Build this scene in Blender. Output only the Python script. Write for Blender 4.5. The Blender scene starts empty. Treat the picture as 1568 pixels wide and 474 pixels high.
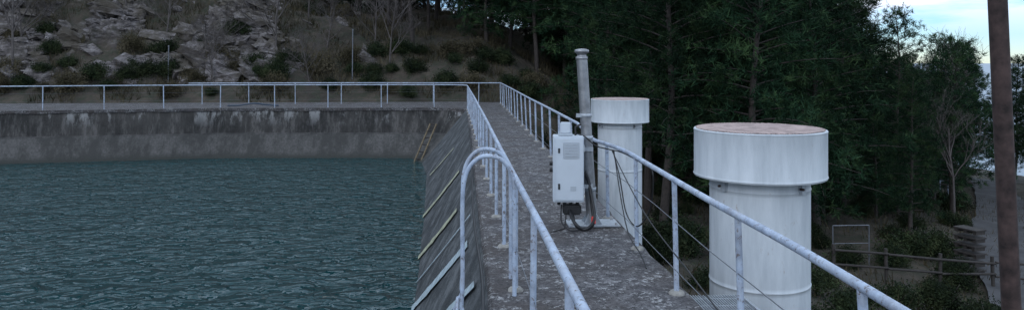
import bpy, math, random
import numpy as np
from mathutils import Vector, Matrix, noise
random.seed(7); rng=np.random.default_rng(7)
scene=bpy.context.scene
R=math.radians
# ------------------------------------------------------------------ materials
def new_mat(name):
    m=bpy.data.materials.new(name); m.use_nodes=True
    nt=m.node_tree; b=nt.nodes['Principled BSDF']; return m,nt,b
def N(nt,t,**k):
    n=nt.nodes.new(t)
    for a,v in k.items(): setattr(n,a,v)
    return n
def ramp(nt,fac,stops):
    r=N(nt,'ShaderNodeValToRGB'); e=r.color_ramp.elements
    e[0].position=stops[0][0]; e[0].color=(*stops[0][1],1)
    e[1].position=stops[-1][0]; e[1].color=(*stops[-1][1],1)
    for p,c in stops[1:-1]:
        x=e.new(p); x.color=(*c,1)
    nt.links.new(fac,r.inputs[0]); return r.outputs[0]
def coords(nt,scale=(1,1,1),rot=(0,0,0),kind='Object'):
    tc=N(nt,'ShaderNodeTexCoord'); mp=N(nt,'ShaderNodeMapping')
    mp.inputs['Scale'].default_value=scale; mp.inputs['Rotation'].default_value=rot
    nt.links.new(tc.outputs[kind],mp.inputs[0]); return mp.outputs[0]
def ntex(nt,vec,scale,detail=4,rough=.6,dist=0):
    n=N(nt,'ShaderNodeTexNoise'); n.inputs['Scale'].default_value=scale
    n.inputs['Detail'].default_value=detail; n.inputs['Roughness'].default_value=rough
    n.inputs['Distortion'].default_value=dist
    nt.links.new(vec,n.inputs['Vector']); return n.outputs['Fac']
def mixc(nt,fac,a,b,mode='MIX'):
    m=N(nt,'ShaderNodeMix',data_type='RGBA',blend_type=mode)
    for s,v in ((0,fac),(6,a),(7,b)):
        if isinstance(v,(int,float)): m.inputs[s].default_value=v
        elif isinstance(v,tuple): m.inputs[s].default_value=(*v,1)
        else: nt.links.new(v,m.inputs[s])
    return m.outputs[2]
def bump(nt,b,h,strength=.4,dist=.02):
    n=N(nt,'ShaderNodeBump'); n.inputs['Strength'].default_value=strength; n.inputs['Distance'].default_value=dist
    nt.links.new(h,n.inputs['Height']); nt.links.new(n.outputs[0],b.inputs['Normal'])
G=lambda v:(v,v,v)
def m_plain(name,col,rough=.6,metal=0,var=.25,scale=12):
    m,nt,b=new_mat(name); v=coords(nt)
    f=ntex(nt,v,scale)
    c=ramp(nt,f,[(.3,tuple(x*(1-var) for x in col)),(.7,tuple(min(1,x*(1+var)) for x in col))])
    nt.links.new(c,b.inputs['Base Color']); b.inputs['Roughness'].default_value=rough; b.inputs['Metallic'].default_value=metal
    return m
def m_railing():
    m,nt,b=new_mat('painted_rail'); v=coords(nt)
    a=ntex(nt,v,7,6,.7); f=ntex(nt,v,30,6,.8); g=ntex(nt,v,3.2,5,.7)
    base=ramp(nt,a,[(.32,(.22,.27,.35)),(.5,(.36,.43,.54)),(.68,(.46,.54,.65))])
    base=mixc(nt,ramp(nt,g,[(.45,G(0)),(.62,G(.4))]),base,(.26,.25,.26))
    mk=ramp(nt,f,[(.55,G(0)),(.62,G(.95))])
    c=mixc(nt,mk,base,(.11,.075,.06)); nt.links.new(c,b.inputs['Base Color'])
    b.inputs['Roughness'].default_value=.55; bump(nt,b,f,.4,.004); return m
def m_vent():
    m,nt,b=new_mat('vent_white_paint'); v=coords(nt)
    a=ntex(nt,coords(nt,(3,3,.5)),2.2,6,.7)
    base=ramp(nt,a,[(.3,(.40,.44,.47)),(.6,(.54,.58,.61)),(.8,(.60,.64,.67))])
    f=ntex(nt,coords(nt,(1,1,.35)),14,6,.8)
    mk=ramp(nt,f,[(.62,G(0)),(.72,G(.7))])
    c=mixc(nt,mk,base,(.25,.17,.12)); nt.links.new(c,b.inputs['Base Color'])
    b.inputs['Roughness'].default_value=.55; bump(nt,b,a,.2,.01); return m
def m_walk():
    m,nt,b=new_mat('walkway_concrete'); v=coords(nt)
    big=ntex(nt,v,1.1,5,.65); mid=ntex(nt,v,9,6,.75); fine=ntex(nt,v,45,3,.7); pat=ntex(nt,v,20,6,.8,.4)
    base=ramp(nt,mid,[(.36,(.026,.025,.028)),(.5,(.072,.069,.074)),(.64,(.16,.155,.16))])
    base=mixc(nt,ramp(nt,big,[(.4,G(0)),(.6,G(.8))]),base,(.052,.042,.038))
    gate=ramp(nt,ntex(nt,v,3,4,.7),[(.43,G(0)),(.56,G(1))])
    sp=ramp(nt,pat,[(.53,G(0)),(.58,G(1))])
    mk=mixc(nt,1.0,gate,sp,'MULTIPLY')
    c=mixc(nt,mk,base,(.34,.34,.34))
    dk=ramp(nt,fine,[(.39,G(1)),(.45,G(0))]); c=mixc(nt,dk,c,(.02,.019,.02))
    nt.links.new(c,b.inputs['Base Color']); b.inputs['Roughness'].default_value=.9
    bump(nt,b,mid,.7,.02); return m
def m_wall():
    m,nt,b=new_mat('basin_concrete')
    st=ntex(nt,coords(nt,(2.2,2.2,.22)),1.4,8,.78); bl=ntex(nt,coords(nt),.5,7,.75); fi=ntex(nt,coords(nt),14,5,.7)
    st2=ntex(nt,coords(nt,(1.2,1.2,.3)),.9,8,.8)
    base=ramp(nt,st,[(.42,(.009,.009,.009)),(.5,(.030,.029,.028)),(.59,(.115,.108,.104))])
    base=mixc(nt,.45,base,ramp(nt,bl,[(.42,(.011,.011,.010)),(.58,(.07,.065,.06))]))
    geo=N(nt,'ShaderNodeNewGeometry'); sp=N(nt,'ShaderNodeSeparateXYZ'); nt.links.new(geo.outputs['Position'],sp.inputs[0])
    mr=N(nt,'ShaderNodeMapRange'); mr.inputs[1].default_value=-.92; mr.inputs[2].default_value=-1.02
    nt.links.new(sp.outputs['Z'],mr.inputs[0])
    low=ramp(nt,fi,[(.3,(.052,.05,.048)),(.7,(.12,.115,.11))])
    low=mixc(nt,ramp(nt,st2,[(.44,G(.85)),(.57,G(.1))]),low,(.030,.030,.028))
    c=mixc(nt,mr.outputs[0],base,low)
    mr2=N(nt,'ShaderNodeMapRange'); mr2.inputs[1].default_value=-1.60; mr2.inputs[2].default_value=-1.80
    nt.links.new(sp.outputs['Z'],mr2.inputs[0]); c=mixc(nt,mr2.outputs[0],c,(.03,.032,.028))
    mr3=N(nt,'ShaderNodeMapRange'); mr3.inputs[1].default_value=-.7; mr3.inputs[2].default_value=-.02
    nt.links.new(sp.outputs['Z'],mr3.inputs[0])
    dr=ramp(nt,ntex(nt,coords(nt,(1.1,1.1,.3)),1.2,7,.78),[(.53,G(0)),(.60,G(.8))])
    dr=mixc(nt,1.0,dr,mr3.outputs[0],'MULTIPLY')
    c=mixc(nt,dr,c,(.33,.33,.33))
    nt.links.new(c,b.inputs['Base Color']); b.inputs['Roughness'].default_value=.85; bump(nt,b,fi,.6,.03); return m
def m_lining():
    m,nt,b=new_mat('lining_concrete'); v=coords(nt)
    bl=ntex(nt,v,2.2,7,.72); fi=ntex(nt,v,30,4,.7)
    base=ramp(nt,bl,[(.38,(.018,.022,.025)),(.5,(.045,.05,.054)),(.62,(.11,.118,.124))])
    c=mixc(nt,ramp(nt,fi,[(.55,G(0)),(.7,G(.5))]),base,(.2,.2,.19))
    nt.links.new(c,b.inputs['Base Color']); b.inputs['Roughness'].default_value=.8; bump(nt,b,fi,.5,.02); return m
def m_water():
    m,nt,b=new_mat('reservoir_water_surface')
    b.inputs['Base Color'].default_value=(.002,.037,.041,1); b.inputs['Roughness'].default_value=.015
    b.inputs['IOR'].default_value=1.42
    v1=coords(nt,(1,1.35,1),(0,0,R(14)))
    a=ntex(nt,v1,2.3,2,.45,1.0); c=ntex(nt,coords(nt,(1,1.2,1),(0,0,R(-30))),.8,2,.5,.3)
    ad=N(nt,'ShaderNodeMath',operation='MULTIPLY_ADD'); ad.inputs[1].default_value=.9
    nt.links.new(c,ad.inputs[0]); nt.links.new(a,ad.inputs[2])
    bump(nt,b,ad.outputs[0],1.0,.27)
    return m
def m_terrain():
    m,nt,b=new_mat('hillside_ground'); v=coords(nt)
    at=N(nt,'ShaderNodeAttribute'); at.attribute_name='rock'
    big=ntex(nt,v,.35,6,.7); mid=ntex(nt,v,2.5,7,.75)
    soil=ramp(nt,big,[(.36,(.026,.021,.016)),(.5,(.055,.044,.033)),(.64,(.09,.073,.054))])
    soil=mixc(nt,ramp(nt,mid,[(.45,G(0)),(.60,G(.8))]),soil,(.026,.034,.018))
    rv=coords(nt,(1,1,2.6),(R(25),R(-28),0))
    rk=ramp(nt,ntex(nt,rv,1.6,9,.75),[(.38,(.022,.02,.021)),(.5,(.12,.104,.10)),(.62,(.27,.245,.245))])
    rk=mixc(nt,ramp(nt,mid,[(.48,G(0)),(.62,G(.7))]),rk,(.055,.048,.033))
    c=mixc(nt,at.outputs['Fac'],soil,rk)
    nt.links.new(c,b.inputs['Base Color']); b.inputs['Roughness'].default_value=.95
    bump(nt,b,mid,1,.16); return m
def m_rock():
    m,nt,b=new_mat('rock'); rv=coords(nt,(1,1,2.6),(R(25),R(-28),0))
    n=ntex(nt,rv,2.2,8,.8); q=ntex(nt,coords(nt),.55,6,.75)
    c=ramp(nt,n,[(.38,(.027,.024,.026)),(.5,(.14,.123,.12)),(.64,(.32,.295,.295))])
    c=mixc(nt,ramp(nt,q,[(.46,G(0)),(.60,G(.85))]),c,(.07,.058,.04))
    nt.links.new(c,b.inputs['Base Color']); b.inputs['Roughness'].default_value=.9; bump(nt,b,n,1,.14); return m
def m_leaf(name,cols,sc=.9,vlo=.7,vhi=1.35):
    m,nt,b=new_mat(name); v=coords(nt)
    oi=N(nt,'ShaderNodeObjectInfo')
    n=ntex(nt,v,sc,4,.7)
    c=ramp(nt,n,[(.38,cols[0]),(.5,cols[1]),(.62,cols[2])])
    hs=N(nt,'ShaderNodeHueSaturation'); 
    mr=N(nt,'ShaderNodeMapRange'); mr.inputs[3].default_value=vlo; mr.inputs[4].default_value=vhi
    nt.links.new(oi.outputs['Random'],mr.inputs[0]); nt.links.new(mr.outputs[0],hs.inputs['Value']); nt.links.new(c,hs.inputs['Color'])
    nt.links.new(hs.outputs[0],b.inputs['Base Color']); b.inputs['Roughness'].default_value=.9
    b.inputs['Specular IOR Level'].default_value=.1
    return m
MR=m_railing(); MV=m_vent(); MW=m_walk(); MWALL=m_wall(); MLIN=m_lining(); MWAT=m_water(); MT=m_terrain(); MROCK=m_rock()
MPINE=m_leaf('pine_needles',[(.004,.012,.006),(.011,.029,.014),(.036,.064,.025)],.9,.55,1.6)
MBUSH=m_leaf('bush_leaves',[(.008,.014,.008),(.020,.03,.013),(.042,.052,.024)],1.5)
MBARK=m_plain('pine_bark',(.045,.037,.033),.9,0,.4,9)
MTWIG=m_plain('bare_bark',(.085,.074,.070),.9,0,.35,7)
MGRASS=m_leaf('dry_grass_blades',[(.035,.032,.018),(.065,.056,.034),(.115,.098,.065)],.5)
MJOINT=m_plain('joint_pale_yellow',(.33,.34,.24),.8,0,.45,9)
MJOINT2=m_plain('joint_pale_grey',(.32,.39,.42),.8,0,.35,9)
MSTEEL=m_plain('galvanised_pole',(.27,.275,.285),.45,.6,.25,14)
MBOX=m_plain('box_paint',(.50,.55,.60),.45,0,.05,4)
MBOXP=m_plain('box_panel',(.38,.42,.46),.5,0,.05,4)
MBLK=m_plain('black_rubber',(.012,.012,.013),.5)
MRED=m_plain('red_label',(.5,.03,.02),.5)
MPLATE=m_plain('plate_metal',(.36,.39,.42),.45,.3,.2,20)
MRUST=m_plain('rusty_iron',(.042,.026,.023),.85,.1,.7,16)
MLAT=m_plain('vent_grille',(.36,.28,.26),.7,0,.4,9)
MDARK=m_plain('vent_inside',(.05,.025,.02),.9)
MMORT=m_plain('mortar',(.25,.24,.22),.9,0,.3,20)
MWOOD=m_plain('weathered_wood',(.035,.030,.027),.85,0,.35,8)
MYEL=m_plain('old_planks',(.13,.10,.06),.8,0,.5,9)
MROAD=m_plain('dirt_road_surface',(.05,.05,.053),.9,0,.4,1.5)
MWIRE=m_plain('wire_steel',(.15,.16,.18),.5,.4)
MBLUE=m_plain('blue_pipe',(.03,.05,.08),.5)
def m_sea():
    m,nt,b=new_mat('sea_water'); v=coords(nt)
    b.inputs['Base Color'].default_value=(.10,.15,.19,1); b.inputs['Roughness'].default_value=.35
    bump(nt,b,ntex(nt,v,.05,3),.4,2.0); return m
MSEA=m_sea()
# ------------------------------------------------------------------ mesh builder
class MB:
    def __init__(s): s.v=[]; s.f=[]; s.mi=[]; s.sm=[]; s.mats=[]
    def mid(s,mat):
        if mat not in s.mats: s.mats.append(mat)
        return s.mats.index(mat)
    def add(s,vs,fs,mat,smooth=False,M=None):
        o=len(s.v); k=s.mid(mat)
        if M is not None: vs=[M@Vector(p) for p in vs]
        s.v+= [tuple(p) for p in vs]; s.f+=[tuple(i+o for i in f) for f in fs]
        s.mi+=[k]*len(fs); s.sm+=[smooth]*len(fs)
    def box(s,c,d,mat,M=None,bev=0):
        x,y,z=[q/2 for q in d]
        if bev<=0:
            vs=[(c[0]+i*x,c[1]+j*y,c[2]+k*z) for i in(-1,1) for j in(-1,1) for k in(-1,1)]
            fs=[(0,1,3,2),(4,6,7,5),(0,4,5,1),(2,3,7,6),(0,2,6,4),(1,5,7,3)]
            s.add(vs,fs,mat,False,M); return
        import bmesh
        bm=bmesh.new(); bmesh.ops.create_cube(bm,size=1,matrix=Matrix.Translation(c)@Matrix.Diagonal((*d,1)))
        bmesh.ops.bevel(bm,geom=bm.edges[:],offset=bev,segments=2,affect='EDGES')
        bm.verts.index_update()
        s.add([v.co.copy() for v in bm.verts],[[v.index for v in f.verts] for f in bm.faces],mat,False,M); bm.free()
    def tube(s,pts,r,mat,n=8,caps=True,M=None,r2=None):
        pts=[Vector(p) for p in pts]; m=len(pts); vs=[];fs=[]
        up=None
        for i,p in enumerate(pts):
            t=(pts[min(i+1,m-1)]-pts[max(i-1,0)])
            if t.length<1e-9: t=Vector((0,0,1))
            t.normalize()
            if up is None:
                up=Vector((0,0,1)) if abs(t.z)<.9 else Vector((1,0,0))
            a=t.cross(up); 
            if a.length<1e-4: a=t.cross(Vector((0,1,0)))
            a.normalize(); b=a.cross(t); up=b
            rr=r if r2 is None else r+(r2-r)*i/(m-1)
            for k in range(n):
                an=2*math.pi*k/n; vs.append(p+a*math.cos(an)*rr+b*math.sin(an)*rr)
        for i in range(m-1):
            for k in range(n):
                k2=(k+1)%n; fs.append((i*n+k,i*n+k2,(i+1)*n+k2,(i+1)*n+k))
        s.add(vs,fs,mat,True,M)
        if caps:
            s.add(vs[:n],[tuple(range(n))[::-1]],mat,False,M); s.add(vs[-n:],[tuple(range(n))],mat,False,M)
    def lathe(s,prof,c,mat,n=64,smooth=True):
        vs=[];fs=[];m=len(prof)
        for r,z in prof:
            for k in range(n):
                a=2*math.pi*k/n; vs.append((c[0]+r*math.cos(a),c[1]+r*math.sin(a),c[2]+z))
        for i in range(m-1):
            for k in range(n):
                k2=(k+1)%n; fs.append((i*n+k,i*n+k2,(i+1)*n+k2,(i+1)*n+k))
        s.add(vs,fs,mat,smooth)
    def obj(s,name,parent=None):
        me=bpy.data.meshes.new(name); me.from_pydata(s.v,[],s.f)
        for m in s.mats: me.materials.append(m)
        me.polygons.foreach_set('material_index',s.mi); me.polygons.foreach_set('use_smooth',s.sm); me.update()
        o=bpy.data.objects.new(name,me); scene.collection.objects.link(o)
        if parent: o.parent=parent
        return o
def catmull(P,n=8):
    P=[Vector(p) for p in P]; out=[]
    Q=[P[0]]+P+[P[-1]]
    for i in range(1,len(Q)-2):
        for k in range(n):
            t=k/n; a,b,c,d=Q[i-1],Q[i],Q[i+1],Q[i+2]
            out.append(.5*((2*b)+(c-a)*t+(2*a-5*b+4*c-d)*t*t+(3*b-a-3*c+d)*t**3))
    out.append(P[-1]); return out
def sstep(a,b,x):
    t=max(0,min(1,(x-a)/(b-a))); return t*t*(3-2*t)
# ------------------------------------------------------------------ terrain
def rockmask(x,y):
    t=x/max(y,1)
    m=sstep(-.20,-.32,t)*sstep(34,36.5,y)
    n=noise.fractal(Vector((x*.2,y*.2,3.1)),.8,2.1,4)
    return m*sstep(-.2,.08,n)
def H(x,y,detail=True):
    nz=noise.fractal(Vector((x*.08,y*.08,0)),1,2,4)
    r=max(0,x-1.75)
    zr=-3.2-.10*min(r,44)+nz*.5
    far=max(0,x-46,(y-75) if x/max(y,1)>.6 else 0)
    zr-=.5*far
    cap=4.5+22*sstep(-7,-24,x)
    ramp_=max(0,y-33.2)*.56
    zh=.02+(ramp_ if ramp_<cap*.6 else cap*.6+cap*.4*(1-math.exp(-(ramp_-cap*.6)/(cap*.4))))+.25*max(0,-x-8)*sstep(33,50,y)
    zh+=nz*1.5*sstep(33,42,y)
    s=sstep(13,0,x)*sstep(30.6,33.4,y)
    z=zr+(zh-zr)*s
    t=x/max(y,1)
    if y>45: z+= sstep(.55,.30,t)*max(0,min(y-48,40))*.25*(1-s)
    if x<-27.5 and y<=33.2: z=max(.02,.45*(-28.5-x)+nz)
    if -27.5<=x<=1.5 and -3.5<y<30.6: return -6.
    if y<=-3.5 and x<=1.5: z=-.3
    z=max(z,-75)
    return z
def axis(segs):
    out=[]
    for a,b,st in segs: out+=list(np.arange(a,b,st))
    return out+[segs[-1][1]]
xs=axis([(-260,-60,12),(-60,-32,1),(-32,6,.22),(6,50,.6),(50,120,4),(120,600,30)])
ys=axis([(-120,-4,6),(-4,30,1.0),(30,56,.2),(56,90,.6),(90,150,4),(150,700,40)])
vs=[];rk=[]
for y in ys:
    for x in xs:
        z=H(x,y); m=0
        if y>33 and x<8 and y<90:
            m=rockmask(x,y)
            q=Vector((x,y,z)); s_=z*1.0-x*.35+noise.noise(q*.25)*1.2
            ledge=(s_*1.1)%1.0
            z+=m*(.55*(ledge**2)-.2+ .55*noise.fractal(q*.9,.6,2,4)+.6*abs(noise.noise(q*.45)))
            z+=(1-m)*.25*noise.fractal(q*.8,.8,2,3)*sstep(33,35,y)
            vs.append((x+m*.25*noise.noise(q*1.3),y+m*.3*noise.noise(q*1.7+Vector((9,0,0))),z))
        else:
            if x>2.5: z+=.12*noise.noise(Vector((x*.7,y*.7,0)))
            vs.append((x,y,z))
        rk.append(m)
nx=len(xs); fs=[(j*nx+i,j*nx+i+1,(j+1)*nx+i+1,(j+1)*nx+i) for j in range(len(ys)-1) for i in range(nx-1)]
me=bpy.data.meshes.new('hillside_terrain'); me.from_pydata(vs,[],fs); me.materials.append(MT)
at=me.attributes.new('rock','FLOAT','POINT'); at.data.foreach_set('value',rk); me.update()
terr=bpy.data.objects.new('hillside_terrain',me); scene.collection.objects.link(terr)
b=MB(); L=30000; b.add([(-L,-L,-60),(L,-L,-60),(L,L,-60),(-L,L,-60)],[(0,1,2,3)],MSEA); b.obj('sea')
# ------------------------------------------------------------------ rocks
b=MB()
def shard(c,sx,sy,sz,rot,mat):
    base=[(-1,-1,-1),(1,-1,-1),(1,1,-1),(-1,1,-1),(-1,-1,1),(1,-1,1),(1,1,1),(-1,1,1)]
    vs=[]
    for p in base:
        q=Vector((p[0]*sx*random.uniform(.35,1.1),p[1]*sy*random.uniform(.35,1.1),p[2]*sz*random.uniform(.3,1.15)))
        vs.append(rot@q+Vector(c))
    b.add(vs,[(0,3,2,1),(4,5,6,7),(0,1,5,4),(1,2,6,5),(2,3,7,6),(3,0,4,7)],mat)
cnt=0
while cnt<5000:
    y=random.uniform(34.5,62); x=random.uniform(-.68,-.12)*y
    m=rockmask(x,y)
    if random.random()>m+.02: continue
    s=random.choice([.06,.08,.1,.14,.18,.22,.3,.42])*random.uniform(.7,1.3)
    rot=Matrix.Rotation(R(random.gauss(0,26)),3,'Z')@Matrix.Rotation(R(24+random.gauss(0,12)),3,'Y')@Matrix.Rotation(R(22+random.gauss(0,14)),3,'X')
    z=H(x,y)+random.uniform(-.1,.45)*m
    shard((x,y,z),s*1.6,s,s*random.uniform(.3,.6),rot,MROCK); cnt+=1
b.obj('rock_outcrop')
# ------------------------------------------------------------------ reservoir
WZ=-1.85
top=[(.20,0.6),(.20,6),(.19,12),(.18,18),(.16,24),(.12,28.2)]
bot=[(-.66,0.6),(-.68,6),(-.76,12),(-.95,18),(-1.2,24),(-1.5,26.9)]
farT=[(.12,28.2),(-1.0,29.2),(-5,29.3),(-9.6,29.4),(-17,28.2),(-27,26.6)]
farB=[(-1.5,26.9),(-2.0,28.3),(-5.2,28.55),(-9.6,28.75),(-16.8,27.55),(-26.6,26.0)]
def lerp(a,b,t): return tuple(a[i]+(b[i]-a[i])*t for i in range(len(a)))
b=MB(); vs=[];fs=[]
rows=[]
for i in range(len(top)-1):
    for k in range(8):
        t=k/8; rows.append((lerp(top[i],top[i+1],t),lerp(bot[i],bot[i+1],t)))
rows.append((top[-1],bot[-1]))
for T,B in rows:
    for q in (0,.25,.5,.75,1,1.6):
        p=lerp(T,B,q); vs.append((p[0]+.015*noise.noise(Vector((p[0]*3,p[1]*2,q))),p[1],WZ*q-.002))
nq=6
for i in range(len(rows)-1):
    for k in range(nq-1): fs.append((i*nq+k,(i+1)*nq+k,(i+1)*nq+k+1,i*nq+k+1))
b.add(vs,fs,MLIN)
def lin_pt(y,q):
    for i in range(len(top)-1):
        if top[i][1]<=y<=top[i+1][1]:
            t=(y-top[i][1])/(top[i+1][1]-top[i][1]); tx=top[i][0]+(top[i+1][0]-top[i][0])*t
            bx=bot[i][0]+(bot[i+1][0]-bot[i][0])*t
            return Vector((tx+(bx-tx)*q,y,WZ*q))
    return Vector((0,y,0))
for jn,(yb,mt,w,q0,q1) in enumerate([(23,MJOINT,.12,.35,.9),(17.6,MJOINT,.19,.25,1.05),(13.9,MJOINT,.18,.3,1.05),(12.3,MJOINT2,.04,.1,1.0),(11.0,MJOINT2,.2,.15,1.05),(9.3,MJOINT2,.12,.1,1.0),(8,MJOINT,.1,.1,1.0)]):
    pts=[]
    for k in range(15):
        q=q0+k/14*(q1-q0); yy=yb-3.0*(1-q)
        ww=w*(.75+.5*noise.noise(Vector((k*.7,jn*3,0))))
        for dy in (-ww,ww):
            p=lin_pt(max(.7,yy+dy),q); pts.append((p.x-.02,p.y,p.z+.014))
    b.add(pts,[(2*k,2*k+1,2*k+3,2*k+2) for k in range(14)],mt)
b.obj('reservoir_lining')
b=MB(); vs=[];fs=[]; rows=[]
for i in range(len(farT)-1):
    n=12
    for k in range(n): rows.append((lerp(farT[i],farT[i+1],k/n),lerp(farB[i],farB[i+1],k/n)))
rows.append((farT[-1],farB[-1]))
prof=[(0,0),(.12,.25),(.25,.5),(.42,.515),(.7,.75),(1,1),(1.5,1.6)]
for T,B in rows:
    for q,zq in prof:
        p=lerp(T,B,q); nzv=.03*noise.noise(Vector((p[0]*1.2,zq*4,0)))
        vs.append((p[0],p[1]+nzv,WZ*zq-.002))
nq=len(prof)
for i in range(len(rows)-1):
    for k in range(nq-1): fs.append((i*nq+k,i*nq+k+1,(i+1)*nq+k+1,(i+1)*nq+k))
b.add(vs,fs,MWALL)
b.add([(-27,26.6,0),(-27,-.2,0),(-26.4,-.2,-3.2),(-26.4,26.0,-3.2)],[(0,1,2,3)],MWALL)
b.add([(-27,.6,0),(.2,.6,0),(.2,1.1,-3.2),(-27,1.1,-3.2)],[(0,3,2,1)],MWALL)
b.obj('reservoir_wall')
b=MB(); n=len(rows)
vs=[];
for i,(T,B) in enumerate(rows):
    x=T[0]; j=.04*noise.noise(Vector((x*2,0,0)))
    yk=31.9+( -x*.02)
    vs+=[(x,T[1]-.06+j,-.10+j),(x,T[1]-.07+j,.012),(x,T[1]+.25,.016),(x,(T[1]+yk)/2,.02),(x,yk+1.6,.02)]
fs=[(i*5+k,(i+1)*5+k,(i+1)*5+k+1,i*5+k+1) for i in range(n-1) for k in range(4)]
b.add(vs,fs,MW); 
b.box((-28.2,12,-.15),(2.4,40,.34),MW)
b.obj('concrete_deck')
b=MB(); ys2=np.arange(-4,32.9,.3); vs=[];
for y in ys2:
    e1=.02*noise.noise(Vector((0,y*3,0))); e2=.04*noise.noise(Vector((5,y*2.3,0)))
    xl=float(np.interp(y,[0,28.2,29,33],[.20,.12,.0,-.2])); xr=1.75
    vs+=[(xl+e1,y,-.14),(xl+e1,y,.0),(xl+.03,y,.026),(.7,y,.03+.006*noise.noise(Vector((0,y,1)))),(1.2,y,.03),(xr-.03+e2,y,.024),(xr+e2,y,0),(xr+e2,y,-.2),(xr-.03+e2,y,-.21),(xr-.04,y,-6)]
k=10; b.add(vs,[(i*k+j,i*k+j+1,(i+1)*k+j+1,(i+1)*k+j) for i in range(len(ys2)-1) for j in range(k-1)],MW)
b.add([(.12,33.0-.15,.02),(1.75,33.0-.15,.02),(1.75,32.85,-5),(.12,32.85,-5)],[(0,1,2,3)],MW)
b.box((-12.5,-1.75,-.16),(30,4.68,.3),MW)
b.obj('concrete_walkway')
b=MB(); b.add([(-27.2,.3,WZ),(.5,.3,WZ),(.5,29.2,WZ),(-27.2,29.2,WZ)],[(0,1,2,3)],MWAT); b.obj('reservoir_water')
# ------------------------------------------------------------------ railings
def resample(P,s,off=0):
    P=[Vector(p) for p in P]; out=[]; d=off; acc=0
    for i in range(len(P)-1):
        l=(P[i+1]-P[i]).length
        while d<=acc+l+1e-6:
            out.append(P[i].lerp(P[i+1],(d-acc)/l)); d+=s
        acc+=l
    return out
def railing(top_pts,zb,sp,r=.022,off=0,wires=(.3,.6),lean=0,pads=True,wr=.0035,jit=.01):
    b=MB(); b.tube(catmull(top_pts,6),r,MR,10)
    for p in resample(top_pts,sp,off):
        dx=random.uniform(-1,1)*jit+lean
        b.tube([(p.x+dx,p.y+random.uniform(-jit,jit),zb-.03),(p.x,p.y,p.z)],r*.9,MR,10)
        if pads: b.lathe([(.001,.016),(.045,.014),(.06,.0),(.065,-.02)],(p.x+dx,p.y,zb+.008),MMORT,9)
    for w in wires:
        pts=[Vector((p[0],p[1],zb+w+random.uniform(-.015,.015))) for p in top_pts]
        b.tube(pts,wr,MWIRE,5)
    return b.obj('metal_railing')
RZ=.9
pl=[(.46,.9,RZ-.01),(.44,2.2,RZ),(.42,4,RZ+.005),(.40,6,RZ),(.37,9,RZ),(.34,12,RZ+.01),(.31,15,RZ),(.28,18,RZ),(.24,21,RZ),(.20,24,RZ),(.16,27,RZ),(.12,28.6,RZ)]
railing(pl,.03,1.37,off=.73,wires=(.35,))
pr=[(1.58,.4,RZ),(1.585,2,RZ-.01),(1.59,3.4,RZ+.012),(1.60,4.8,RZ),(1.62,6.2,RZ),(1.64,7.4,RZ-.005),(1.62,8.3,RZ-.03),(1.60,9.0,RZ-.055),(1.60,9.6,RZ-.03),(1.60,10.2,RZ+.03),(1.60,11,RZ+.035),(1.60,14,RZ+.03),(1.59,18,RZ+.02),(1.58,24,RZ+.02),(1.55,31.6,RZ+.02)]
railing(pr,.03,1.36,off=1.1,wires=(.2,.55),lean=.03,jit=.02)
f=[(x,y+.22,RZ) for x,y in farT]
railing([(.12,28.7,RZ),(-1.0,29.42,RZ)]+f[2:],.02,2.08,off=1.5,wires=(.3,.6),pads=False,wr=.002)
railing([(1.55,31.7,RZ),(0,31.8,RZ),(-5,31.9,RZ+.01),(-11.6,32.1,RZ)],.02,1.95,off=.9,wires=(.6,),pads=False,wr=.002)
# ------------------------------------------------------------------ ladder
b=MB()
for y in (5.6,6.05):
    P=[(.385,y,.03),(.385,y,.7),(.375,y,.92),(.30,y,1.05),(.18,y,1.09),(.08,y,1.05),(.01,y,.93),(-.01,y,.7),(-.015,y,0),(-.1,y,-.28),(-.88,y,-2.1),(-1.1,y,-2.6)]
    b.tube(catmull(P,8),.017,MR,10)
for k in range(9):
    t=k/8; x=-.03-.85*t; z=-.12-1.9*t; b.tube([(x-.02,5.6,z),(x-.02,6.05,z)],.014,MR,8)
b.obj('access_ladder')
b=MB()
b.tube(catmull([(.13+.02*math.sin(y*1.3),y,.045+.01*math.sin(y*2)) for y in [1.5,3,4.5,6,7.5,9,12,16,20]],6),.013,MBLK,8)
b.obj('rubber_hose')
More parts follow.
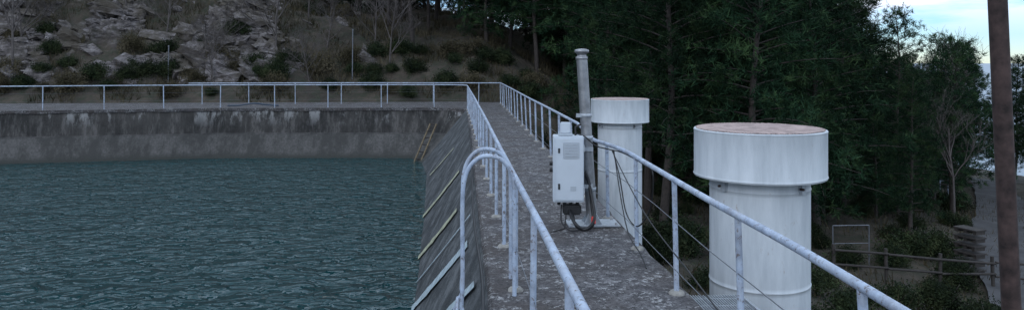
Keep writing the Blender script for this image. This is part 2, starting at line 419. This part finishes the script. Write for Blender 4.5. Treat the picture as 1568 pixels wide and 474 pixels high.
# ------------------------------------------------------------------ vents
def vent(x,y,zt,ch=.44,rc=.6,rb=.455):
    root=bpy.data.objects.new('ventilation_shaft',None); scene.collection.objects.link(root)
    b=MB()
    zb=-5; zbot=zt-ch
    seams=[zbot-.10,zbot-.98,zbot-2.3,zbot-3.4]
    prof=[(rb,zb)]
    for s in sorted(seams): prof+=[(rb,s-.04),(rb,s-.008),(rb+.005,s-.004),(rb+.005,s+.004),(rb,s+.008),(rb,s+.04)]
    prof+=[(rb,zbot+.12)]
    b.lathe(prof,(x,y,0),MV,72); b.obj('shaft',root)
    b=MB()
    b.lathe([(rc-.03,zbot+.004),(rc,zbot),(rc+.006,zbot+.015),(rc,zbot+.03),(rc,zt-.02),(rc+.004,zt-.008),(rc,zt),(rc-.03,zt),(rc-.03,zt-.1)],(x,y,0),MV,80,False)
    b.lathe([(rc-.03,zt-.1),(rc-.03,zbot+.004)],(x,y,0),MV,80)
    b.lathe([(rc-.03,zbot+.14),(.01,zbot+.14)],(x,y,0),MDARK,60)
    b.sm=[True if i<80*8 and i>=80*3 and i<80*4 else s for i,s in enumerate(b.sm)]
    b.obj('cap',root)
    b=MB()
    n=20
    for i in range(-n,n+1):
        o=i*rc/n*.97; l=math.sqrt(max(0,(rc-.02)**2-o*o))
        if l<.03: continue
        c,s=math.cos(.6),math.sin(.6)
        for (a,bb) in (((o,-l),(o,l)),((-l,o),(l,o))):
            p=[(x+q[0]*c-q[1]*s,y+q[0]*s+q[1]*c,zt+.004+(.003 if bb[0]==o else 0)) for q in (a,bb)]
            b.tube(p,.0042,MLAT,4)
    b.obj('grille',root)
    b=MB()
    for k in range(4):
        a=R(-62+90*k)
        M=Matrix.Translation((x,y,0))@Matrix.Rotation(a,4,'Z')
        b.box((rb+.06,0,zbot+.02),(.14,.035,.05),MV,M); b.box((rb+.02,0,zbot-.05),(.04,.05,.11),MPLATE,M)
        b.tube([M@Vector((rb+.02,-.03,zbot-.06)),M@Vector((rb+.06,-.03,zbot-.06))],.012,MRUST,6)
    b.obj('bracket',root)
vent(2.79,6.83,1.17); vent(3.24,15.2,1.03,.47)
b=MB()
for i in range(22): b.box((1.79+i*.021,5.2,-.12),(.006,1.5,.03),MPLATE)
for i in range(9): b.box((2.01,4.5+i*.17,-.118),(.46,.01,.022),MPLATE)
b.box((2.255,5.2,-.12),(.02,1.52,.06),MPLATE)
b.tube([(2.2,4.6,-.14),(1.72,4.6,-.5)],.02,MPLATE,6); b.tube([(2.2,5.85,-.14),(1.72,5.85,-.5)],.02,MPLATE,6)
b.obj('metal_grating')
# ------------------------------------------------------------------ sensor pole
b=MB()
pb=Vector((1.40,8.0,.04)); pt=Vector((1.285,8.0,1.86))
b.tube([pb,pt],.06,MSTEEL,24)
def onp(z): return pb.lerp(pt,(z-pb.z)/(pt.z-pb.z))
for z in (1.22,.98,.42):
    p=onp(z); b.lathe([(.062,-.02),(.068,-.018),(.068,.018),(.062,.02)],p,MPLATE,24); b.box((p.x-.08,p.y-.02,p.z),(.05,.03,.04),MPLATE)
    b.tube([(p.x+.02,p.y-.09,p.z),(p.x+.02,p.y-.06,p.z)],.008,MPLATE,6)
b.lathe([(.001,.085),(.05,.08),(.078,.07),(.08,.045),(.062,.035),(.05,.02),(.05,0),(.066,-.005),(.066,-.03),(.06,-.035)],pt,MSTEEL,28)
b.box((1.40,8.0,.045),(.56,.34,.016),MPLATE,None,.004)
for i in(-.24,.24):
    for j in(-.13,.13): b.lathe([(.001,.02),(.014,.018),(.016,0)],(1.40+i,8+j,.053),MSTEEL,8)
for a in (0,90,180,270):
    M=Matrix.Translation((1.395,8.0,.05))@Matrix.Rotation(R(a+45),4,'Z')
    b.add([(.055,-.004,0),(.14,-.004,0),(.05,-.004,.12),(.055,.004,0),(.14,.004,0),(.05,.004,.12)],[(0,1,2),(3,5,4),(0,3,4,1),(1,4,5,2)],MPLATE,False,M)
b.obj('sensor_pole')
root=bpy.data.objects.new('electrical_box',None); scene.collection.objects.link(root)
M=Matrix.Translation((1.125,7.93,.66))@Matrix.Rotation(R(-6),4,'Z')
b=MB()
b.box((0,0,0),(.33,.24,.70),MBOX,M,.008); b.box((.01,-.127,0),(.30,.018,.66),MBOX,M,.006)
b.obj('enclosure',root)
b=MB()
b.box((.03,-.138,.2),(.17,.006,.17),MBOXP,M,.003)
for k in range(5): b.box((.03,-.142,.14+.03*k),(.13,.004,.008),MPLATE,M)
b.box((-.10,-.139,-.18),(.02,.01,.06),MBLK,M); b.box((-.10,-.139,.2),(.02,.01,.05),MBLK,M)
for z in (-.22,.22): b.box((.166,-.11,z),(.014,.03,.07),MPLATE,M)
b.box((.05,-.138,-.2),(.06,.004,.05),MBOXP,M)
b.obj('door_panel',root)
b=MB(); b.box((-.03,0,.43),(.11,.10,.12),MBOX,M,.01); b.box((-.03,0,.365),(.15,.14,.02),MBOXP,M); b.tube([M@Vector((.08,0,.35)),M@Vector((.08,0,.44)),M@Vector((.14,0,.47))],.012,MBLK,8)
b.obj('radio_unit',root)
b=MB()
for z in(.05,-.02): b.tube([M@Vector((-.165,-.02,z)),M@Vector((-.20,-.02,z))],.022,MBLK,10)
for x in(-.1,-.04,.03,.1): b.tube([M@Vector((x,0,-.35)),M@Vector((x,0,-.40))],.018,MBLK,10)
b.box((.04,-.02,-.44),(.2,.14,.10),MBLK,M,.015)
b.box((.22,.02,.2),(.1,.05,.04),MPLATE,M); b.box((.22,.02,-.2),(.1,.05,.04),MPLATE,M)
b.obj('connectors',root)
b=MB()
def cab(P,r=.009,m=MBLK): b.tube(catmull(P,8),r,m,6)
cab([(1.05,7.9,.27),(1.03,7.75,.12),(1.1,7.6,.06),(1.2,7.65,.05)],.008)
cab([(1.12,7.9,.25),(1.16,7.7,.12),(1.25,7.68,.055),(1.36,7.72,.10),(1.37,7.85,.3),(1.35,7.92,.5),(1.30,7.92,.62)],.02)
cab([(1.16,7.9,.24),(1.18,7.75,.08),(1.28,7.66,.058),(1.38,7.74,.16),(1.365,7.85,.38)],.016)
b.tube([(1.366,7.72,.10),(1.372,7.76,.16)],.024,MRED,8)
b.obj('black_cable')
b=MB()
cab([(1.2,7.95,1.03),(1.3,7.9,1.0),(1.42,7.9,.9),(1.56,7.9,.86),(1.63,7.5,.87),(1.62,6.6,.88),(1.63,6.3,.84),(1.66,6.5,.5),(1.64,6.9,.25),(1.62,7.3,.3),(1.62,7.6,.6),(1.61,7.9,.84)],.007)
cab([(1.62,7.9,.84),(1.63,7.6,.4),(1.62,7.2,.12),(1.6,6.6,.06),(1.55,6.2,.05)],.006)
cab([(1.6,7.9,.84),(1.62,7.0,.55),(1.6,6.2,.42),(1.61,5.2,.3),(1.6,4.2,.2),(1.6,3,.12)],.006)
cab([(.9,7.6,.045),(1.0,7.7,.045),(1.08,7.85,.05),(1.1,7.9,.27)],.006)
b.obj('black_cable')
b=MB()
def rp(z): return (2.63-.047*(z-1.35),3.44,z)
b.tube([rp(z) for z in (-3.6,-1,.6,1.35,2.1,3.4)],.042,MRUST,20); b.lathe([(.001,.02),(.05,.018),(.05,-.03),(.042,-.03)],rp(3.4),MRUST,16)
b.obj('rusty_pole')
b=MB()
A=Vector((-1.15,28.3,-.55)); B2=Vector((-1.75,27.3,-2.0))
side=Vector((.12,-.08,0))
for s in(-1,1): b.tube([A+side*s+Vector((0,-.05,0)),B2+side*s+Vector((0,-.05,0))],.035,MYEL,6)
for k in range(6): p=A.lerp(B2,k/6)+Vector((0,-.06,0)); b.tube([p-side,p+side],.025,MWOOD,6)
b.obj('wooden_ladder')
b=MB(); b.tube(catmull([(-9.4,30.2,.06),(-8.9,30.1,.08),(-8.3,30.0,.16),(-7.9,30.1,.1),(-7.4,30.2,.06)],6),.03,MBLUE,8)
b.obj('plastic_pipe')
# ------------------------------------------------------------------ vegetation
ROAD=catmull([(13.9,16.5,0),(17.3,22,0),(21.5,28,0),(27.1,35.5,0),(32.7,43.5,0),(39.8,54,0)],10)
def make_pine(seed,h=11,crown_lo=.14,rad=2.9,nb=95,tufts=24,blades=14):
    r=np.random.default_rng(seed); b=MB()
    lean=r.uniform(-.03,.03,2)
    tr=[(lean[0]*z+.08*math.sin(z*.8+seed),lean[1]*z+.08*math.cos(z*.7),z) for z in np.linspace(-.6,h*.96,12)]
    b.tube(tr,.17,MBARK,8,True,None,.02)
    cen=[]
    for i in range(nb):
        f=crown_lo+(1-crown_lo)*(i/nb)**.9; z0=f*h
        az=i*2.399+r.uniform(-.5,.5)
        prof=(1-((f-crown_lo)/(1-crown_lo)))**.62*min(1,.55+(f-crown_lo)*4)
        L_=rad*prof*r.uniform(.5,1.2)+.25
        up=.15+.5*f+r.uniform(-.15,.15)
        d=np.array([math.cos(az),math.sin(az),0])
        tx=np.interp(z0,[p[2] for p in tr],[p[0] for p in tr]); ty=np.interp(z0,[p[2] for p in tr],[p[1] for p in tr])
        P=[]
        for t in np.linspace(0,1,5):
            P.append((tx+d[0]*L_*t,ty+d[1]*L_*t,z0+L_*(up*t-.35*t*t*(1-f))))
        b.tube(P,.035*(1-f)+.012,MBARK,4,False,None,.006)
        nt_=max(5,int(tufts*L_/rad*1.3))
        for k in range(nt_):
            t=r.uniform(.25,1.03); i0=min(3,int(t*4)); u=t*4-i0
            p=np.array(P[i0])*(1-u)+np.array(P[i0+1])*u
            sp=.36*(1.15-t)*L_/2+.12
            cen.append((p+np.array([-d[1],d[0],0])*r.normal(0,sp)+np.array([0,0,1])*r.normal(.06,.08+.04*L_),d))
    C=np.array([c[0] for c in cen]); D=np.array([c[1] for c in cen])
    n=len(C); C=np.repeat(C,blades,0); D=np.repeat(D,blades,0)
    dirs=r.normal(0,1,(n*blades,3)); dirs/=np.linalg.norm(dirs,axis=1)[:,None]
    dirs=dirs*.9+D*.45+np.array([0,0,.35]); dirs/=np.linalg.norm(dirs,axis=1)[:,None]
    ln=r.uniform(.16,.34,(n*blades,1)); 
    sd=np.cross(dirs,r.normal(0,1,dirs.shape)); sd/=np.linalg.norm(sd,axis=1)[:,None]
    w=r.uniform(.010,.022,(n*blades,1)); C=C+r.normal(0,.05,C.shape)
    a=C-sd*w; c=C+sd*w; e=C+dirs*ln
    V=np.stack([a,c,e],1).reshape(-1,3)
    o=len(b.v); k=b.mid(MPINE); b.v+=V.tolist(); m=len(V)//3
    b.f+=[(o+3*i,o+3*i+1,o+3*i+2) for i in range(m)]; b.mi+=[k]*m; b.sm+=[False]*m
    me_o=b.obj('pine_proto'); me=me_o.data; bpy.data.objects.remove(me_o); return me
pines=[make_pine(1),make_pine(2,12,.22,2.6,90),make_pine(3,9.5,.08,3.0,95),make_pine(4,12,.30,3.4,70,26)]
def make_bare(seed,h=6,spread=.5):
    r=random.Random(seed); b=MB()
    def br(p,d,L,rad,lv):
        n=4; P=[p]
        for k in range(n):
            d=(d+Vector((r.gauss(0,.13),r.gauss(0,.13),r.gauss(.03,.08)))).normalized(); P.append(P[-1]+d*L/n)
        b.tube(P,rad,MTWIG,6 if lv<2 else 3,False,None,rad*.5)
        if lv>=4: return
        nc=r.randint(4,6) if lv else r.randint(6,8)
        for c in range(nc):
            t=r.uniform(.35,1) if lv else r.uniform(.22,1)
            q=P[min(n-1,int(t*n))].lerp(P[min(n,int(t*n)+1)],t*n-int(t*n)) if t<1 else P[-1]
            a=r.uniform(0,6.28); side=Vector((math.cos(a),math.sin(a),r.uniform(0,.5)))
            nd=(d*.75+side*spread*1.3).normalized()
            br(q,nd,L*r.uniform(.42,.62),max(.0045,rad*.48),lv+1)
    br(Vector((0,0,-.3)),Vector((r.uniform(-.1,.1),r.uniform(-.1,.1),1)),h*.6,.05*h/6,0)
    o=b.obj('bare'); me=o.data; bpy.data.objects.remove(o); return me
bares=[make_bare(11),make_bare(12,7,.4),make_bare(13,5,.65)]
def make_bush(seed,n=5000,mat=MBUSH):
    r=np.random.default_rng(seed); b=MB()
    for k in range(14):
        a=r.uniform(0,6.28); l=r.uniform(.4,.9)
        b.tube([(0,0,-.1),(math.cos(a)*l*.4,math.sin(a)*l*.4,l*.5),(math.cos(a)*l*.8,math.sin(a)*l*.8,l)],.015,MTWIG,4,False,None,.004)
    cl=r.normal(0,1,(26,3)); cl/=np.linalg.norm(cl,axis=1)[:,None]; cl*=r.uniform(.3,.8,(26,1)); cl[:,2]=abs(cl[:,2])*.8+.15
    C=cl[r.integers(0,26,n)]+r.normal(0,.16,(n,3))
    d=r.normal(0,1,(n,3)); d/=np.linalg.norm(d,axis=1)[:,None]; s=np.cross(d,r.normal(0,1,(n,3))); s/=np.linalg.norm(s,axis=1)[:,None]
    w=r.uniform(.015,.035,(n,1)); V=np.stack([C-s*w,C+s*w,C+d*w*3],1).reshape(-1,3)
    o=len(b.v); k=b.mid(mat); b.v+=V.tolist(); b.f+=[(o+3*i,o+3*i+1,o+3*i+2) for i in range(n)]; b.mi+=[k]*n; b.sm+=[False]*n
    ob=b.obj('bush'); me=ob.data; bpy.data.objects.remove(ob); return me
bushes=[make_bush(21),make_bush(22)]
dbush=[make_bush(23,4000,MGRASS)]
def put(me,name,x,y,s,z=None,rz=None,sz=None):
    o=bpy.data.objects.new(name,me); scene.collection.objects.link(o)
    o.location=(x,y,H(x,y) if z is None else z); o.rotation_euler=(0,0,random.uniform(0,6.28) if rz is None else rz)
    o.scale=(s,s,s*(sz or 1)); return o
placed=[]
def scatter(n,t0,t1,y0,y1,smin,smax,meshes,name,mind=2.3,xmin=-99):
    c=0;tries=0
    while c<n and tries<n*60:
        tries+=1
        y=random.uniform(y0,y1); t=random.uniform(t0,t1); x=t*y
        if x<xmin: continue
        if any((x-p[0])**2+(y-p[1])**2<mind*mind for p in placed): continue
        if x>12 and min((x-p.x)**2+(y-p.y)**2 for p in ROAD)<3.0: continue
        placed.append((x,y)); put(random.choice(meshes),name,x,y,random.uniform(smin,smax),None,None,random.uniform(.9,1.1)); c+=1
scatter(16,.24,.50,22,31,.85,1.05,pines,'pine_tree',2.6,6.5)
scatter(30,.18,.555,31,46,.9,1.15,pines,'pine_tree',2.5,6.0)
scatter(40,-.10,.24,37.5,54,.66,.85,pines,'pine_tree',2.2)
scatter(14,-.24,-.06,45,60,.6,.8,pines,'pine_tree',2.5)
scatter(14,.05,.52,55,80,.9,1.1,pines,'pine_tree',3.2)
scatter(28,.585,.86,31,56,.60,.82,pines,'pine_tree',2.1)
scatter(12,.46,.67,25,33,.34,.55,[pines[0],pines[2]],'pine_tree',2.2)
scatter(4,.62,.80,30,40,.7,1.0,bares,'bare_tree',1.6)
scatter(14,-.62,.05,34.5,46,.65,1.05,bares,'bare_tree',1.4)
for u,y,s in ((-.585,35,1.1),(-.57,36.5,1.0),(-.25,37,1.15),(-.10,36,1.2),(-.12,38,1.1)): put(random.choice(bares),'bare_tree',u*y,y,s)
put(bares[1],'bare_tree',.655*38,38,1.6)
scatter(60,-.62,.1,33.6,37.5,.4,.9,bushes+dbush,'bush',.8)
scatter(70,-.62,-.05,38,60,.4,1.1,bushes+dbush,'bush',1.0)
scatter(90,.25,.95,14,40,.4,.95,bushes,'bush',1.0,4.2)
n=80000; ygr=rng.uniform(33.2,60,n); tg=rng.uniform(-.66,.15,n); xg=tg*ygr
yr=rng.uniform(3,40,18000); xr_=rng.uniform(2.2,32,18000)
xg=np.concatenate([xg,xr_]); yg=np.concatenate([ygr,yr]); n=len(xg)
keep=[];zz=[]
for i in range(n):
    nn=noise.noise(Vector((xg[i]*.5,yg[i]*.5,5)))
    if nn<-.1: continue
    if yg[i]>33 and xg[i]<6 and rockmask(xg[i],yg[i])>.5 and random.random()<.85: continue
    keep.append(i); zz.append(H(xg[i],yg[i]))
C=np.stack([xg[keep],yg[keep],np.array(zz)-.02],1); n=len(C)
d=rng.normal(0,.35,(n,3)); d[:,2]=1; l=rng.uniform(.12,.5,(n,1)); a=rng.uniform(0,3.14,n); s=np.stack([np.cos(a),np.sin(a),0*a],1)*rng.uniform(.01,.03,(n,1))
V=np.stack([C-s,C+s,C+d*l],1).reshape(-1,3)
b=MB(); k=b.mid(MGRASS); b.v=V.tolist(); b.f=[(3*i,3*i+1,3*i+2) for i in range(n)]; b.mi=[0]*n; b.sm=[False]*n; b.obj('dry_grass')
# ------------------------------------------------------------------ lower right
b=MB(); P=ROAD; vs=[]
for i,p in enumerate(P):
    t=(P[min(i+1,len(P)-1)]-P[max(i-1,0)]); t.z=0; t.normalize(); nn=Vector((t.y,-t.x,0))
    for w in(-1.15,-.6,0,.6,1.15):
        q=p+nn*(w+.15*noise.noise(p*.6)); vs.append((q.x,q.y,H(q.x,q.y)+.17))
b.add(vs,[(i*5+k,i*5+k+1,i*5+k+6,i*5+k+5) for i in range(len(P)-1) for k in range(4)],MROAD); b.obj('dirt_road')
b=MB()
P=[(10.4+i*1.5,20.2-i*.1) for i in range(5)]
for i,(x,y) in enumerate(P):
    z=H(x,y); b.tube([(x,y,z-.2),(x+random.uniform(-.06,.06),y,z+1.0)],.05,MWOOD,7)
    if i:
        xp,yp=P[i-1]; zp=H(xp,yp)
        for h in(.45,.85): b.tube([(xp,yp-.07,zp+h),(x,y-.07,z+h+random.uniform(-.08,.08))],.035,MWOOD,6)
b.obj('wooden_fence')
b=MB()
x,y=11.3,22.0; z=H(x,y)
for i in(0,1.15): b.tube([(x+i,y,z-.1),(x+i,y,z+1.2)],.018,MWIRE,6)
b.tube([(x,y,z+1.2),(x+1.15,y,z+1.2)],.018,MWIRE,6); b.tube([(x,y,z+.65),(x+1.15,y,z+.65)],.012,MWIRE,6); b.obj('metal_frame')
b=MB(); x,y=15.4,21.6; z=H(x,y)
for k in range(6):
    M=Matrix.Translation((x,y,z+.12+k*.24))@Matrix.Rotation(random.uniform(-.12,.12)+.3,4,'Z')
    for j in(-.3,0,.3): b.box((0,j,0),(.4,.1,.1),MWOOD,M)
    b.box((0,0,.075),(.45,.75,.04),MWOOD,M)
b.obj('pallet_stack')
b=MB()
x,y=24.0,36.5; z=H(x,y)
for i in range(3): b.tube([(x+i*.7,y+i*.4,z-.1),(x+i*.7,y+i*.4,z+1.8)],.03,MR,6)
for h in(.3,1.1,1.8): b.tube([(x,y,z+h),(x+1.4,y+.8,z+h)],.025,MR,6)
b.obj('metal_gate')
for x,y,h in ((-5.2,35.0,2.3),(-13.5,34.8,1.6)):
    b=MB(); z=H(x,y); b.tube([(x,y,z-.2),(x+.03,y,z+h)],.028,MWIRE,6); b.lathe([(.001,.04),(.035,.03),(.035,-.02)],(x+.03,y,z+h),MWIRE,8); b.obj('fence_post')
# ------------------------------------------------------------------ sky / light
w=bpy.data.worlds.new('World'); scene.world=w; w.use_nodes=True; nt=w.node_tree
bg=nt.nodes['Background']; sky=N(nt,'ShaderNodeTexSky',sky_type='NISHITA'); sky.sun_disc=False
SE,SR=R(30),R(215)
sky.sun_elevation=SE; sky.sun_rotation=SR; sky.air_density=1.0; sky.dust_density=.2; sky.ozone_density=2.5
tc=N(nt,'ShaderNodeTexCoord'); sz=N(nt,'ShaderNodeSeparateXYZ'); nt.links.new(tc.outputs['Generated'],sz.inputs[0])
haze=ramp(nt,sz.outputs['Z'],[(.0,(.62,.74,.92)),(.03,(.44,.64,.90)),(.12,(.50,.70,1.05)),(.4,(.92,.97,1.1))])
skyc=mixc(nt,1.0,sky.outputs[0],haze,'MULTIPLY')
v=coords(nt,(1.5,1.5,9),(0,0,0),'Generated')
cl=ramp(nt,ntex(nt,v,2.6,7,.6),[(.40,G(0)),(.55,G(.9))])
cl=mixc(nt,1.0,cl,ramp(nt,sz.outputs['Z'],[(.03,G(.15)),(.075,G(1))]),'MULTIPLY')
cc=ramp(nt,sz.outputs['Z'],[(.02,(.44,.44,.51)),(.12,(.66,.70,.78)),(.45,(.74,.86,1.0))])
mu=N(nt,'ShaderNodeVectorMath',operation='SCALE'); mu.inputs['Scale'].default_value=14.5; nt.links.new(cc,mu.inputs[0])
c=mixc(nt,cl,skyc,mu.outputs[0]); nt.links.new(c,bg.inputs[0]); bg.inputs[1].default_value=.15
sl=bpy.data.lights.new('sun','SUN'); sl.energy=.6; sl.angle=R(25); sl.color=(1,.98,.96)
so=bpy.data.objects.new('sun',sl); scene.collection.objects.link(so)
dirv=Vector((math.sin(SR)*math.cos(SE),math.cos(SR)*math.cos(SE),math.sin(SE)))
so.rotation_euler=dirv.to_track_quat('Z','Y').to_euler(); so.location=(10,-10,20)
# ------------------------------------------------------------------ camera
cam=bpy.data.cameras.new('camera'); co=bpy.data.objects.new('camera',cam); scene.collection.objects.link(co)
co.location=(0,0,1.8); co.rotation_euler=(R(90),0,R(-3.74)); cam.lens=26; cam.sensor_width=36; cam.shift_y=-.0906
cam.clip_start=.05; cam.clip_end=50000; scene.camera=co
scene.view_settings.view_transform='Standard'; scene.view_settings.look='None'; scene.view_settings.exposure=0
